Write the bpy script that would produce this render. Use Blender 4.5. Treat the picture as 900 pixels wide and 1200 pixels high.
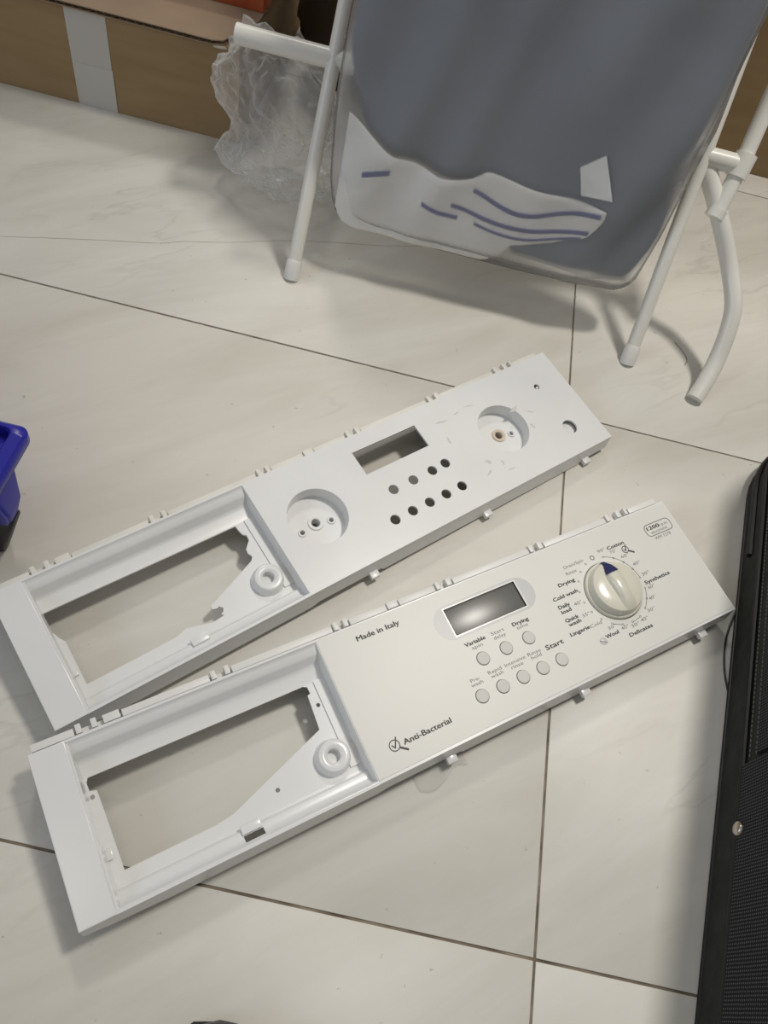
import bpy, bmesh, math, random
from mathutils import Vector, Matrix, noise, Euler
random.seed(7)
for o in list(bpy.data.objects): bpy.data.objects.remove(o)
S = bpy.context.scene
COL = S.collection

# ------------------------------------------------------------------ camera
cd = bpy.data.cameras.new('camera'); cam = bpy.data.objects.new('camera', cd); COL.objects.link(cam)
cd.sensor_fit = 'VERTICAL'; cd.sensor_height = 36.0; cd.lens = 36.0*905/1200; cd.clip_start = 0.01
cam.matrix_world = Matrix.Translation((0, 0, 0.62087)) @ Matrix.Rotation(-0.059072, 4, 'Z') @ Matrix.Rotation(0.592659, 4, 'X') @ Matrix.Rotation(0.286841, 4, 'Z')
S.camera = cam
# ------------------------------------------------------------------ world, lights, exposure
W = bpy.data.worlds.new('room_light'); S.world = W; W.use_nodes = True
W.node_tree.nodes['Background'].inputs[0].default_value = (1.0, 0.97, 0.93, 1)
W.node_tree.nodes['Background'].inputs[1].default_value = 0.27
def area(name, loc, target, size, power, col):
    l = bpy.data.lights.new(name, 'AREA'); l.shape = 'DISK'; l.size = size; l.energy = power; l.color = col
    o = bpy.data.objects.new(name, l); COL.objects.link(o); o.location = loc
    o.rotation_euler = (Vector(target)-Vector(loc)).to_track_quat('-Z', 'Y').to_euler()
    return o
sl = bpy.data.lights.new('ceiling_downlight_offscreen', 'SPOT'); sl.energy = 150; sl.color = (1.0, 0.95, 0.87); sl.shadow_soft_size = 0.16; sl.spot_size = math.radians(52); sl.spot_blend = 1.0
so_ = bpy.data.objects.new('ceiling_downlight_offscreen', sl); COL.objects.link(so_); so_.location = (0.75, 1.00, 2.5)
so_.rotation_euler = (Vector((0.38, 0.66, 0))-so_.location).to_track_quat('-Z', 'Y').to_euler()
area('ceiling_lamp_back_offscreen', (-0.55, 2.2, 2.5), (-0.2, 0.6, 0), 0.35, 13, (1.0, 0.96, 0.89))
area('ceiling_lamp_near_offscreen', (-0.45, -0.12, 2.5), (-0.1, 0.3, 0), 0.30, 1.5, (1.0, 0.93, 0.82))
area('window_left_offscreen', (-2.2, -1.2, 1.8), (0, 0.3, 0), 1.1, 14, (0.72, 0.86, 1.0))
S.view_settings.view_transform = 'Standard'; S.view_settings.look = 'None'
S.view_settings.exposure = -0.08; S.view_settings.gamma = 1.0; S.view_settings.use_curve_mapping = False

# ------------------------------------------------------------------ helpers
def tag(o, label=None, cat=None, group=None, kind=None):
    if label: o['label'] = label
    if cat: o['category'] = cat
    if group: o['group'] = group
    if kind: o['kind'] = kind
    return o
def empty(name, loc=(0, 0, 0), mat=None):
    o = bpy.data.objects.new(name, None); COL.objects.link(o); o.empty_display_size = .02
    if mat is not None: o.matrix_world = mat
    else: o.location = loc
    return o
def link(name, me, mat, parent=None, smooth=False):
    o = bpy.data.objects.new(name, me); COL.objects.link(o)
    if mat is not None:
        me.materials.clear(); me.materials.append(mat)
    if parent is not None: o.parent = parent
    if smooth:
        for p in me.polygons: p.use_smooth = True
    return o
def from_bm(name, bm, mat, parent=None, smooth=False, angle=None):
    bmesh.ops.recalc_face_normals(bm, faces=bm.faces)
    me = bpy.data.meshes.new(name); bm.to_mesh(me); bm.free()
    o = link(name, me, mat, parent, smooth or angle is not None)
    if angle is not None: me.set_sharp_from_angle(angle=math.radians(angle))
    return o
def add_box(bm, lo, hi, bev=0.0):
    vs = [bm.verts.new((x, y, z)) for x in (lo[0], hi[0]) for y in (lo[1], hi[1]) for z in (lo[2], hi[2])]
    for f in ((0, 1, 3, 2), (4, 6, 7, 5), (0, 4, 5, 1), (2, 3, 7, 6), (0, 2, 6, 4), (1, 5, 7, 3)):
        bm.faces.new([vs[i] for i in f])
    if bev:
        es = {e for v in vs for e in v.link_edges}
        bmesh.ops.bevel(bm, geom=list(es), offset=bev, segments=2, affect='EDGES', profile=.6)
def box(name, lo, hi, mat, parent=None, bev=0.0):
    bm = bmesh.new(); add_box(bm, lo, hi, bev)
    return from_bm(name, bm, mat, parent, angle=35 if bev else None)
def smooth_path(pts, n=6):
    P = [Vector(p) for p in pts]; out = []
    for i in range(len(P)-1):
        a, b, c, d = P[max(i-1, 0)], P[i], P[i+1], P[min(i+2, len(P)-1)]
        for k in range(n):
            t = k/n
            out.append(.5*((2*b)+(c-a)*t+(2*a-5*b+4*c-d)*t*t+(3*b-a-3*c+d)*t**3))
    out.append(P[-1]); return out
def add_tube(bm, pts, r, seg=14, cap=True):
    P = [Vector(p) for p in pts]; rs = r if isinstance(r, (list, tuple)) else [r]*len(P)
    T = [(P[min(i+1, len(P)-1)]-P[max(i-1, 0)]).normalized() for i in range(len(P))]
    up = Vector((0, 0, 1)) if abs(T[0].z) < .9 else Vector((1, 0, 0))
    n = (up-T[0]*up.dot(T[0])).normalized(); rings = []
    for i, p in enumerate(P):
        n = (n-T[i]*n.dot(T[i])).normalized(); b = T[i].cross(n)
        rings.append([bm.verts.new(p+(n*math.cos(2*math.pi*k/seg)+b*math.sin(2*math.pi*k/seg))*rs[i]) for k in range(seg)])
    for i in range(len(P)-1):
        for k in range(seg):
            bm.faces.new((rings[i][k], rings[i][(k+1) % seg], rings[i+1][(k+1) % seg], rings[i+1][k]))
    if cap: bm.faces.new(rings[0][::-1]); bm.faces.new(rings[-1])
def tube(name, pts, r, mat, parent=None, seg=14):
    bm = bmesh.new(); add_tube(bm, pts, r, seg); return from_bm(name, bm, mat, parent, angle=40)
def add_lathe(bm, prof, c=(0, 0, 0), seg=40, closed=False):
    rings = []
    for r, z in prof:
        if r < 1e-6: rings.append([bm.verts.new((c[0], c[1], c[2]+z))])
        else: rings.append([bm.verts.new((c[0]+r*math.cos(2*math.pi*k/seg), c[1]+r*math.sin(2*math.pi*k/seg), c[2]+z)) for k in range(seg)])
    pairs = list(zip(rings, rings[1:]))
    if closed: pairs.append((rings[-1], rings[0]))
    for A, B in pairs:
        for k in range(seg):
            q = [A[k % len(A)], A[(k+1) % seg % len(A)], B[(k+1) % seg % len(B)], B[k % len(B)]]
            q = list(dict.fromkeys(q))
            if len(q) > 2: bm.faces.new(q)
def lathe(name, prof, c, mat, parent=None, seg=40, closed=False, angle=35):
    bm = bmesh.new(); add_lathe(bm, prof, c, seg, closed); return from_bm(name, bm, mat, parent, angle=angle)
def add_prism(bm, poly, h0, h1, fn):
    """closed prism: poly of 2D points, fn(a, b, h) -> xyz"""
    A = [bm.verts.new(fn(a, b, h0)) for a, b in poly]; B = [bm.verts.new(fn(a, b, h1)) for a, b in poly]
    n = len(poly); bm.faces.new(A); bm.faces.new(B[::-1])
    for i in range(n): bm.faces.new((A[i], B[i], B[(i+1) % n], A[(i+1) % n]))
# ---- materials
def mat(name, col, rough=.5, spec=.5, metal=0., alpha=1., coat=0., trans=0.):
    m = bpy.data.materials.new(name); m.use_nodes = True
    b = m.node_tree.nodes['Principled BSDF']
    b.inputs['Base Color'].default_value = (*col, 1); b.inputs['Roughness'].default_value = rough
    b.inputs['Specular IOR Level'].default_value = spec; b.inputs['Metallic'].default_value = metal
    b.inputs['Alpha'].default_value = alpha; b.inputs['Coat Weight'].default_value = coat
    b.inputs['Transmission Weight'].default_value = trans
    return m
def N(m, t, **kw):
    n = m.node_tree.nodes.new(t)
    for k, v in kw.items(): setattr(n, k, v)
    return n
def L(m, a, b): m.node_tree.links.new(a, b)
def mottled(name, c1, c2, scale, rough=.5, detail=6, spec=.5, coord='Object', stretch=(1, 1, 1), bump=0., bscale=None, ramp=(.35, .65)):
    m = mat(name, c1, rough, spec); b = m.node_tree.nodes['Principled BSDF']
    tc = N(m, 'ShaderNodeTexCoord'); mp = N(m, 'ShaderNodeMapping'); mp.inputs['Scale'].default_value = stretch
    L(m, tc.outputs[coord], mp.inputs[0])
    nz = N(m, 'ShaderNodeTexNoise'); nz.inputs['Scale'].default_value = scale; nz.inputs['Detail'].default_value = detail
    L(m, mp.outputs[0], nz.inputs['Vector'])
    cr = N(m, 'ShaderNodeValToRGB'); e = cr.color_ramp.elements
    e[0].position, e[1].position = ramp; e[0].color = (*c1, 1); e[1].color = (*c2, 1)
    L(m, nz.outputs['Fac'], cr.inputs[0]); L(m, cr.outputs[0], b.inputs['Base Color'])
    if bump:
        n2 = N(m, 'ShaderNodeTexNoise'); n2.inputs['Scale'].default_value = bscale or scale; L(m, mp.outputs[0], n2.inputs['Vector'])
        bp = N(m, 'ShaderNodeBump'); bp.inputs['Strength'].default_value = bump; bp.inputs['Distance'].default_value = .002
        L(m, n2.outputs['Fac'], bp.inputs['Height']); L(m, bp.outputs[0], b.inputs['Normal'])
    return m

def marble():
    m = mat('marble', (.6, .58, .54), .22, .5); b = m.node_tree.nodes['Principled BSDF']
    g = N(m, 'ShaderNodeNewGeometry'); mp = N(m, 'ShaderNodeMapping')
    mp.inputs['Rotation'].default_value = (0, 0, math.radians(-38)); L(m, g.outputs['Position'], mp.inputs[0])
    st = N(m, 'ShaderNodeMapping'); st.inputs['Scale'].default_value = (1.0, 4.2, 1); L(m, mp.outputs[0], st.inputs[0])
    n1 = N(m, 'ShaderNodeTexNoise'); n1.inputs['Scale'].default_value = 3.2; n1.inputs['Detail'].default_value = 7; n1.inputs['Roughness'].default_value = .62; n1.inputs['Distortion'].default_value = .5
    L(m, st.outputs[0], n1.inputs['Vector'])
    c1 = N(m, 'ShaderNodeValToRGB'); e = c1.color_ramp.elements
    e[0].position = .30; e[0].color = (.585, .56, .50, 1); e[1].position = .62; e[1].color = (.685, .665, .61, 1)
    L(m, n1.outputs['Fac'], c1.inputs[0])
    # fine veins along the slab's grain
    n2 = N(m, 'ShaderNodeTexNoise'); n2.inputs['Scale'].default_value = 4.3; n2.inputs['Detail'].default_value = 5; n2.inputs['Distortion'].default_value = .15
    L(m, st.outputs[0], n2.inputs['Vector'])
    sb = N(m, 'ShaderNodeMath', operation='SUBTRACT'); sb.inputs[1].default_value = .5; L(m, n2.outputs['Fac'], sb.inputs[0])
    ab = N(m, 'ShaderNodeMath', operation='ABSOLUTE'); L(m, sb.outputs[0], ab.inputs[0])
    vr = N(m, 'ShaderNodeMapRange'); vr.inputs[1].default_value = 0; vr.inputs[2].default_value = .022; vr.inputs[3].default_value = .24; vr.inputs[4].default_value = 0
    L(m, ab.outputs[0], vr.inputs[0])
    n3 = N(m, 'ShaderNodeTexNoise'); n3.inputs['Scale'].default_value = 3.4; L(m, g.outputs['Position'], n3.inputs['Vector'])
    mr = N(m, 'ShaderNodeMapRange'); mr.inputs[1].default_value = .5; mr.inputs[2].default_value = .68; L(m, n3.outputs['Fac'], mr.inputs[0])
    ml = N(m, 'ShaderNodeMath', operation='MULTIPLY'); L(m, vr.outputs[0], ml.inputs[0]); L(m, mr.outputs[0], ml.inputs[1])
    mx = N(m, 'ShaderNodeMix', data_type='RGBA'); L(m, ml.outputs[0], mx.inputs[0]); L(m, c1.outputs[0], mx.inputs[6]); mx.inputs[7].default_value = (.27, .25, .21, 1)
    # specks of grit
    n4 = N(m, 'ShaderNodeTexNoise'); n4.inputs['Scale'].default_value = 130; n4.inputs['Detail'].default_value = 2; L(m, g.outputs['Position'], n4.inputs['Vector'])
    m4 = N(m, 'ShaderNodeMapRange'); m4.inputs[1].default_value = .735; m4.inputs[2].default_value = .77; m4.inputs[4].default_value = .45; L(m, n4.outputs['Fac'], m4.inputs[0])
    m5 = N(m, 'ShaderNodeMix', data_type='RGBA'); L(m, m4.outputs[0], m5.inputs[0]); L(m, mx.outputs[2], m5.inputs[6]); m5.inputs[7].default_value = (.25, .21, .17, 1)
    L(m, m5.outputs[2], b.inputs['Base Color'])
    nr = N(m, 'ShaderNodeTexNoise'); nr.inputs['Scale'].default_value = 6; nr.inputs['Detail'].default_value = 5; L(m, g.outputs['Position'], nr.inputs['Vector'])
    rr = N(m, 'ShaderNodeMapRange'); rr.inputs[3].default_value = .34; rr.inputs[4].default_value = .52; L(m, nr.outputs['Fac'], rr.inputs[0]); L(m, rr.outputs[0], b.inputs['Roughness'])
    return m

M_marble = marble()
M_grout = mottled('grout', (.13, .10, .07), (.30, .25, .19), 45, .9)
M_wall = mottled('wall_paint', (.55, .52, .48), (.60, .57, .52), 3, .9)
M_white = mat('white_plastic', (.80, .805, .80), .20, .5)
M_matte = mottled('scuffed_white_plastic', (.745, .75, .745), (.78, .785, .78), 14, .30)
M_cream = mottled('aged_white_plastic', (.70, .685, .62), (.76, .74, .68), 30, .42)
M_cup = mat('cream_plastic', (.80, .785, .74), .22)
M_cup2 = mat('offwhite_plastic', (.76, .755, .73), .40)
M_sheet = mottled('fascia_film', (.70, .695, .66), (.73, .725, .69), 6, .40)
M_ink = mat('black_ink', (.035, .033, .035), .5)
M_inkg = mat('grey_ink', (.16, .155, .155), .5)
M_silver = mat('silver_ink', (.52, .52, .53), .35)
M_display = mat('smoked_display', (.12, .12, .11), .30, .6)
M_dark = mat('black_housing_plastic', (.05, .048, .045), .6)
M_button = mat('pearl_button', (.67, .66, .63), .5, .35)
M_knob = mat('ivory_knob', (.72, .70, .60), .18, .55)
M_blue = mat('navy_pointer', (.02, .025, .11), .3)
M_tube = mat('cream_painted_steel', (.78, .765, .71), .30)
M_cap = mat('white_rubber', (.78, .775, .75), .45)
M_card = mottled('cardboard', (.29, .195, .095), (.335, .23, .12), 9, .85, stretch=(1, 1, 6))
M_cardtop = mottled('cardboard_inner', (.30, .215, .145), (.35, .255, .175), 12, .85)
M_flute = mat('cardboard_fluting', (.30, .21, .12), .9)
M_tape = mat('pale_packing_tape', (.68, .66, .61), .3, alpha=.78)
M_orange = mottled('orange_print', (.36, .07, .025), (.44, .10, .03), 20, .45)

def tr(u, v, w): return (u/1000, -v/1000, w/1000)

# ------------------------------------------------------------------ the setting
ROW0, ROWP, COL0, COLP, J = .0685, .5331, .201, .9, .0020
floor = box('floor', (-2.5, -1.6, -.06), (2.9, 3.2, -.0016), M_grout); tag(floor, kind='structure', label='marble tiled floor with dark joints', cat='floor')
first = None
for i in range(-3, 3):
    for j in range(-3, 6):
        x0, y0 = COL0+i*COLP, ROW0+j*ROWP
        if first is None:
            t = box('floor_tile', (J/2, J/2, -.02), (COLP-J/2, ROWP-J/2, 0), M_marble, floor, bev=.0006); first = t
        else:
            t = bpy.data.objects.new('floor_tile', first.data); COL.objects.link(t); t.parent = floor
        t.location = (x0, y0, random.uniform(-.0003, 0))
bm = bmesh.new(); P = smooth_path([(-.560, .625, 0), (-.4626, .6571, 0), (-.4117, .6745, 0), (-.3502, .6945, 0), (-.3003, .7097, 0), (-.2743, .7233, 0), (-.2234, .7421, 0), (-.1674, .7679, 0), (-.1081, .7883, 0), (-.0464, .8061, 0), (.03, .835, 0)], 5); pr = None
for i, p in enumerate(P):                                  # hairline crack across one slab
    hw_ = .0003+.0004*abs(noise.noise((i*.35, 1, 2))); c = [bm.verts.new((p.x, p.y-hw_, .0001)), bm.verts.new((p.x, p.y+hw_, .0001))]
    if pr: bm.faces.new((pr[0], c[0], c[1], pr[1]))
    pr = c
from_bm('hairline_crack', bm, mat('crack_dirt', (.40, .36, .30), .7), floor)
wall = box('wall_back', (-2.5, 3.2, -.06), (2.9, 3.3, 2.7), M_wall); tag(wall, kind='structure', label='plain painted wall behind the boxes', cat='wall')

# ------------------------------------------------------------------ washing machine control panels
def plate(name, outer, holes, wtop, thick, m, parent, bev=0.):
    cu = bpy.data.curves.new(name, 'CURVE'); cu.dimensions = '2D'; cu.fill_mode = 'BOTH'
    cu.extrude = (thick/2-bev)/1000; cu.bevel_depth = bev/1000; cu.offset = -bev/1000; cu.bevel_resolution = 1
    for poly in [outer]+holes:
        sp = cu.splines.new('POLY'); sp.points.add(len(poly)-1); sp.use_cyclic_u = True
        for p, (u, v) in zip(sp.points, poly): p.co = (u/1000, -v/1000, 0, 1)
    tmp = bpy.data.objects.new(name, cu); me = bpy.data.meshes.new_from_object(tmp)
    bpy.data.objects.remove(tmp); bpy.data.curves.remove(cu)
    me.transform(Matrix.Translation((0, 0, (wtop-thick/2)/1000)))
    o = link(name, me, m, parent, True); me.set_sharp_from_angle(angle=math.radians(35)); return o
def circ(u, v, r, n=28): return [(u+r*math.cos(2*math.pi*k/n), v+r*math.sin(2*math.pi*k/n)) for k in range(n)]
def rect(u0, v0, u1, v1): return [(u0, v0), (u1, v0), (u1, v1), (u0, v1)]
def profile_strip(name, prof, th, u0, u1, m, parent):
    poly = list(prof)+[(v, w-th) for v, w in reversed(prof)]
    bm = bmesh.new(); add_prism(bm, poly, u0, u1, lambda v, w, u: tr(u, v, w)); return from_bm(name, bm, m, parent, angle=50)
def uw_wall(name, poly, v0, v1, m, parent):
    bm = bmesh.new(); add_prism(bm, poly, v0, v1, lambda u, w, v: tr(u, v, w)); return from_bm(name, bm, m, parent)
def ubox(name, u, v, w, m, parent, bev=.4):
    return box(name, (u[0]/1000, -v[1]/1000, w[0]/1000), (u[1]/1000, -v[0]/1000, w[1]/1000), m, parent, bev/1000)

LN, WD, TU = 595., 121.7, 219.5
CLIPS = [(36, 4, 0), (47, 4, 0), (59.5, 12, 1), (137, 4, 0), (148, 4, 0), (241, 4, 0), (250, 4, 0), (294, 10, 1), (339, 4, 0), (350, 5, 0), (439, 4, 0), (449, 5, 0), (530, 4, 0), (543, 5, 0), (552, 3, 0)]
BOTCLIPS = [287, 424, 563]
BUT = [(343.3, 68.2), (366.7, 68.2), (390.2, 68), (326.8, 95.4), (347.2, 95.4), (367.7, 95.4), (387.8, 95.7), (407.7, 96)]

def panel_body(root, MW, MT, opening, holes, dbot, dtop, screws=(), slot=None):
    # one moulded shell, split into its regions
    face = plate('face_plate', rect(TU, 0, LN, WD), holes, 0, 2.4, MW, root, .35)
    plate('end_cap', rect(0, 0, 25, WD), [], 0, 3.2, MW, root, .9)
    profile_strip('tray_upper_slope', [(0, 0), (2.0, 0), (2.8, -1.2), (5.5, -2.6), (9.4, -4.0), (11.4, -6.0), (14.2, -11.2), (15.6, -12.6), (17.5, -13.2), (24.5, -15.4), (27.6, -15.8)], 2.0, 24.6, TU+.2, MT, root)
    RIM = [(104.5, -15.8), (106.5, -15.2), (107.6, -11.8), (109.3, -11), (113.2, -10.6), (117.2, -7.4), (118.6, -.7), (119.4, 0), (WD, 0)]
    if slot:                                               # the rim is pierced by a slot between u = slot[0] and slot[1]
        profile_strip('tray_lower_rim', RIM, 2.0, 24.6, slot[0], MT, root); profile_strip('tray_lower_rim', RIM, 2.0, slot[1], TU+.2, MT, root)
        profile_strip('tray_lower_rim', RIM[:4]+[(111.6, -10.8)], 2.0, slot[0], slot[1], MT, root); profile_strip('tray_lower_rim', [(116.4, -8.0)]+RIM[5:], 2.0, slot[0], slot[1], MT, root)
    else: profile_strip('tray_lower_rim', RIM, 2.0, 24.6, TU+.2, MT, root)
    plate('tray_floor', rect(24.4, 26, TU+.6, 106), [opening]+[circ(a_, b_, 1.7, 16) for a_, b_ in screws], -15.8, 2.2, MT, root)
    uw = [(25, -1), (26.6, -1), (28.6, -16.5), (25, -16.5)]
    bm = bmesh.new(); add_prism(bm, uw, 2, 119.5, lambda u, w, v: tr(u, v, w)); from_bm('tray_end_wall', bm, MT, root)
    uw = [(TU+2, -.5), (TU, -.5), (TU-1.6, -16.5), (TU+2, -16.5)]
    bm = bmesh.new(); add_prism(bm, uw, 2, 119.5, lambda u, w, v: tr(u, v, w)); from_bm('tray_side_wall', bm, MT, root)
    ledge = profile_strip('tray_ledge', [(27.5, -14.4), (100, -14.4)], 1.6, 208.5, TU-1, MT, root)
    lathe('screw_boss', [(14.5, -16), (13.6, -12), (12.8, -8.2), (11.6, -6.8), (9.2, -6.2), (6.6, -6.6), (5.2, -7.8), (4.8, -14.5), (0, -14.5)], (0, 0, 0), MT, root, 36).data.transform(Matrix.Translation(tr(198.5, 87.5, 0)) @ Matrix.Diagonal((.001, .001, .001, 1)))
    ubox('latch_tab', (116, 131), (104.5, 111), (-12, -8.4), MT, root, 1.0)
    ubox('stop_bump', (27.5, 32), (79, 87), (-16, -13.6), MT, root, 1.0)
    # skirts
    uw_wall('upper_skirt', [(.6, -1.2), (LN-.6, -1.2), (LN-.6, -dtop), (.6, -dtop)], .5, 2.6, MW, root)
    bm = bmesh.new()
    add_prism(bm, [(.6, -1.2), (LN-.6, -1.2), (LN-1, -dbot*.75), (LN-35, -dbot*.8), (LN-40, -dbot), (300, -dbot), (296, -dbot*.85), (230, -dbot*.85), (222, -dbot), (60, -dbot), (20, -dbot*.8), (2, -dbot*.6)], WD-2.6, WD-.4, lambda u, w, v: tr(u, v-w*.17, w))
    from_bm('lower_skirt', bm, MW, root)
    for u0, u1, nm in ((.5, 2.6, 'end_skirt'), (LN-2.6, LN-.5, 'end_skirt')):
        bm = bmesh.new(); add_prism(bm, [(.6, -1.2), (WD-.6, -1.2), (WD+2, -dbot*.6), (.6, -dtop)], u0, u1, lambda v, w, u: tr(u, v, w)); from_bm(nm, bm, MW, root)
    # fixing rail along the upper edge, clip by clip
    RM = M_cream if MW is M_matte else M_cup2; lift = 0 if MW is M_matte else 3.6
    ubox('rail_base', (4, 588), (-5.5, 1), (-10.5, -7.5), RM, root, .4)
    for u0, u1 in ((3, 32.5), (67, 133.5), (151.5, 237.5), (253.5, 288), (300, 335.5), (354, 435.5), (453, 526), (555, 589)):
        ubox('rail_strip', (u0, u1), (-6.4, -.7), (-9, -5.6+lift), RM, root, .7)
    for u, wd, big in CLIPS:
        ubox('clip', (u-wd/2, u+wd/2), (-8.2 if not big else -7.4, -1.2), (-9, -3.2+lift*.4 if not big else -4.2+lift*.6), RM, root, .5)
    for u in BOTCLIPS:
        ubox('lower_clip', (u-4.5, u+4.5), (WD+1, WD+8.5), (-dbot+1, -dbot+6), MW, root, .6)
    return face

def frame_matrix(O, u, v, n, su=1.):
    m = Matrix.Identity(4); u, v, n = Vector(u), Vector(v), Vector(n)
    for i in range(3): m[i][0], m[i][1], m[i][2], m[i][3] = u[i]*su, -v[i], n[i], O[i]
    return m

# --- the bare panel, farther from the camera
ub, vb, nb = (.70402, .71001, -.01566), (.70613, -.70017, -.10554), (.0859, -.06324, .99429)
Ob = Vector((-.26188, .22619, .04589))
pb = empty('bare_control_panel', mat=frame_matrix(Ob, ub, vb, nb))
tag(pb, 'bare white plastic washing machine control panel with empty button holes and broken tray edge', 'control panel')
open_b = [(28.4, 27.4), (199.5, 28.6), (200.3, 35), (201.2, 38.5), (204, 41), (203.5, 46), (200.5, 49), (197, 52.6), (196.5, 57), (198.3, 61), (195.7, 64.4), (170.3, 75), (146, 84.5), (145.2, 88), (148.6, 89), (151.6, 88.6), (153.8, 91), (152.4, 94), (149.5, 95.3), (151.5, 97.2), (140, 98.4), (129, 95.2), (119, 92.4), (109.5, 95.3), (70, 96), (33.6, 96.2), (34, 60), (34, 57), (31, 52), (29.3, 47), (27.4, 44.5), (26.8, 38), (27.6, 33)]
bare_but = [(343.3, 68.2), (366.7, 68.2), (390, 68), (406.8, 67), (326.8, 95.3), (347.2, 95.3), (367.3, 95.4), (387.3, 95.5), (407, 95.4)]
holes_b = [circ(264.7, 59.5, 28, 48), circ(488.6, 60.5, 28, 48), rect(329, 17, 403.5, 43)]+[circ(u, v, 4.9, 20) for u, v in bare_but]+[circ(557.3, 34.4, 3.2, 18), circ(558.3, 91, 8.2, 28)]
panel_body(pb, M_matte, M_matte, open_b, holes_b, 23, 33)
for cu, cv, two in ((264.7, 59.5, True), (488.6, 60.5, False)):
    o = lathe('knob_cup', [(28, -.3), (27.2, -15.2), (28.6, -15.2), (29.6, -2.2), (29.2, -.9)], (0, 0, 0), M_matte, pb, 56, closed=True); o.data.transform(Matrix.Translation(tr(cu, cv, 0)) @ Matrix.Diagonal((.001, .001, .001, 1)))
    hs = [circ(cu, cv, 4, 20), circ(cu+14.5, cv+4, 2.1, 16)]+([circ(cu-16, cv+3, 2.1, 16)] if two else [])
    fl = plate('cup_floor', circ(cu, cv, 27.4, 56), hs, -14.6, 1.6, M_matte, pb)
    for (hu, hv, r0, r1) in [(cu, cv, 4, 7.6), (cu+14.5, cv+4, 2.1, 4.3)]+([(cu-16, cv+3, 2.1, 4.3)] if two else []):
        o = lathe('collar', [(r1, -14.8), (r1-.4, -13.2), (r0+.6, -13.2), (r0, -13.8), (r0, -24), (r1, -24)], (0, 0, 0), M_matte if two or r0 < 3 else mat('tan_plastic', (.62, .52, .42), .4), fl, 28, closed=True)
        o.data.transform(Matrix.Translation(tr(hu, hv, 0)) @ Matrix.Diagonal((.001, .001, .001, 1)))
plate('hole_backing', circ(558.3, 91, 9.6, 28), [], -6.0, 1.0, M_matte, pb)
box('screw_stub', tr(556.6, 36.5, -6), tr(559.4, 33.6, -1.2), M_cup, pb, .0004)
# --- scuffs of old glue round the second cup (thin dried glue on the face)
M_glue = mat('dried_glue', (.60, .60, .585), .55)
glue_spots = [(432, 26, 16, 2.2, 10), (452, 24, 9, 1.8, -8), (470, 22, 11, 1.6, 14), (426, 47, 2.5, 10, 12), (514, 47, 13, 6.5, -12), (528, 56, 12, 1.6, 40), (449, 86, 8, 4.5, 30), (442, 96, 10, 2.4, -20), (462, 93, 3, 6, 10), (520, 72, 3, 7, -20), (466, 103, 12, 1.5, 4)]
for u, v, a, b_, ang in glue_spots:
    c, s = math.cos(math.radians(ang)), math.sin(math.radians(ang)); pts = []
    for k in range(18):
        t = 2*math.pi*k/18; r = random.uniform(.55, 1.15); x, y = a/2*r*math.cos(t), b_/2*r*math.sin(t)
        pts.append((u+x*c-y*s, v+x*s+y*c))
    bm = bmesh.new(); add_prism(bm, pts, .02, .16, lambda a_, bb, w: tr(a_, bb, w)); from_bm('glue_smear', bm, M_glue, pb)

# --- the printed panel, nearer the camera
uf, vf, nf = (.79328, .6088, -.00767), (.60671, -.79055, -.08326), (.05675, -.0614, .9965)
pf = empty('printed_control_panel', mat=frame_matrix((-.18399, .11827, .04503), uf, vf, nf))
tag(pf, 'white washing machine control panel with printed fascia, ivory programme knob and push buttons', 'control panel')
open_f = [(31.3, 27.8), (199.5, 27.8), (202.6, 29.5), (202.9, 35.2), (200.3, 35.8), (198.1, 63.9), (115.6, 94.1), (101.8, 95.8), (36, 96.7), (35.4, 60), (34.7, 38.6), (29.8, 37.2), (29.6, 31)]
GAPS = [circ(u, v, 5.95, 28) for u, v in BUT]+[circ(489.3, 60.3, 28.3, 56)]
holes_f = [rect(330.5, 17, 405.2, 43)]+GAPS
panel_body(pf, M_white, M_white, open_f+[], holes_f, 25, 37, ((30.6, 42), (205, 46), (151.3, 92)), (116.5, 131.5))
ubox('circuit_housing', (240, 560), (14, 112), (-31, -2.6), M_dark, pf, 2)
FW = .55
sheet = plate('fascia_sheet', [(TU+.8, 1.4), (LN-1.6, 1.4), (LN-1.6, 119.2), (TU+.8, 119.2)], [rect(331.2, 17.6, 404.6, 42.4)]+GAPS, FW, FW+.1, M_sheet, pf, .12)
disp = ubox('display_window', (330.4, 405.3), (16.9, 43.1), (-3.4, -1.2), M_display, pf, .2)
dfr = plate('display_edge', rect(330.3, 16.6, 405.6, 43.4), [rect(331.4, 17.7, 404.4, 42.3)], FW+.25, .5, M_cup, sheet)
# silver ink halo round the display
def stadium(u0, v0, u1, v1, r, n=10):
    pts = []
    for cx, cy, a0 in ((u1-r, v0+r, -90), (u1-r, v1-r, 0), (u0+r, v1-r, 90), (u0+r, v0+r, 180)):
        for k in range(n+1):
            a = math.radians(a0+90*k/n); pts.append((cx+r*math.cos(a), cy+r*math.sin(a)))
    return pts
plate('printed_halo', stadium(317.5, 14.6, 418.5, 45.4, 15.2), [rect(330.3, 16.6, 405.6, 43.4)], FW+.06, .05, mat('pale_silver_ink', (.50, .505, .51), .35), sheet)
for u, v in BUT:
    o = lathe('push_button', [(5.5, -3.4), (5.5, FW+.7), (5.25, FW+1.05), (3.2, FW+1.15), (0, FW+1.1)], (0, 0, 0), M_button, pf, 28); o.data.transform(Matrix.Translation(tr(u, v, 0)) @ Matrix.Diagonal((.001, .001, .001, 1)))

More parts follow.
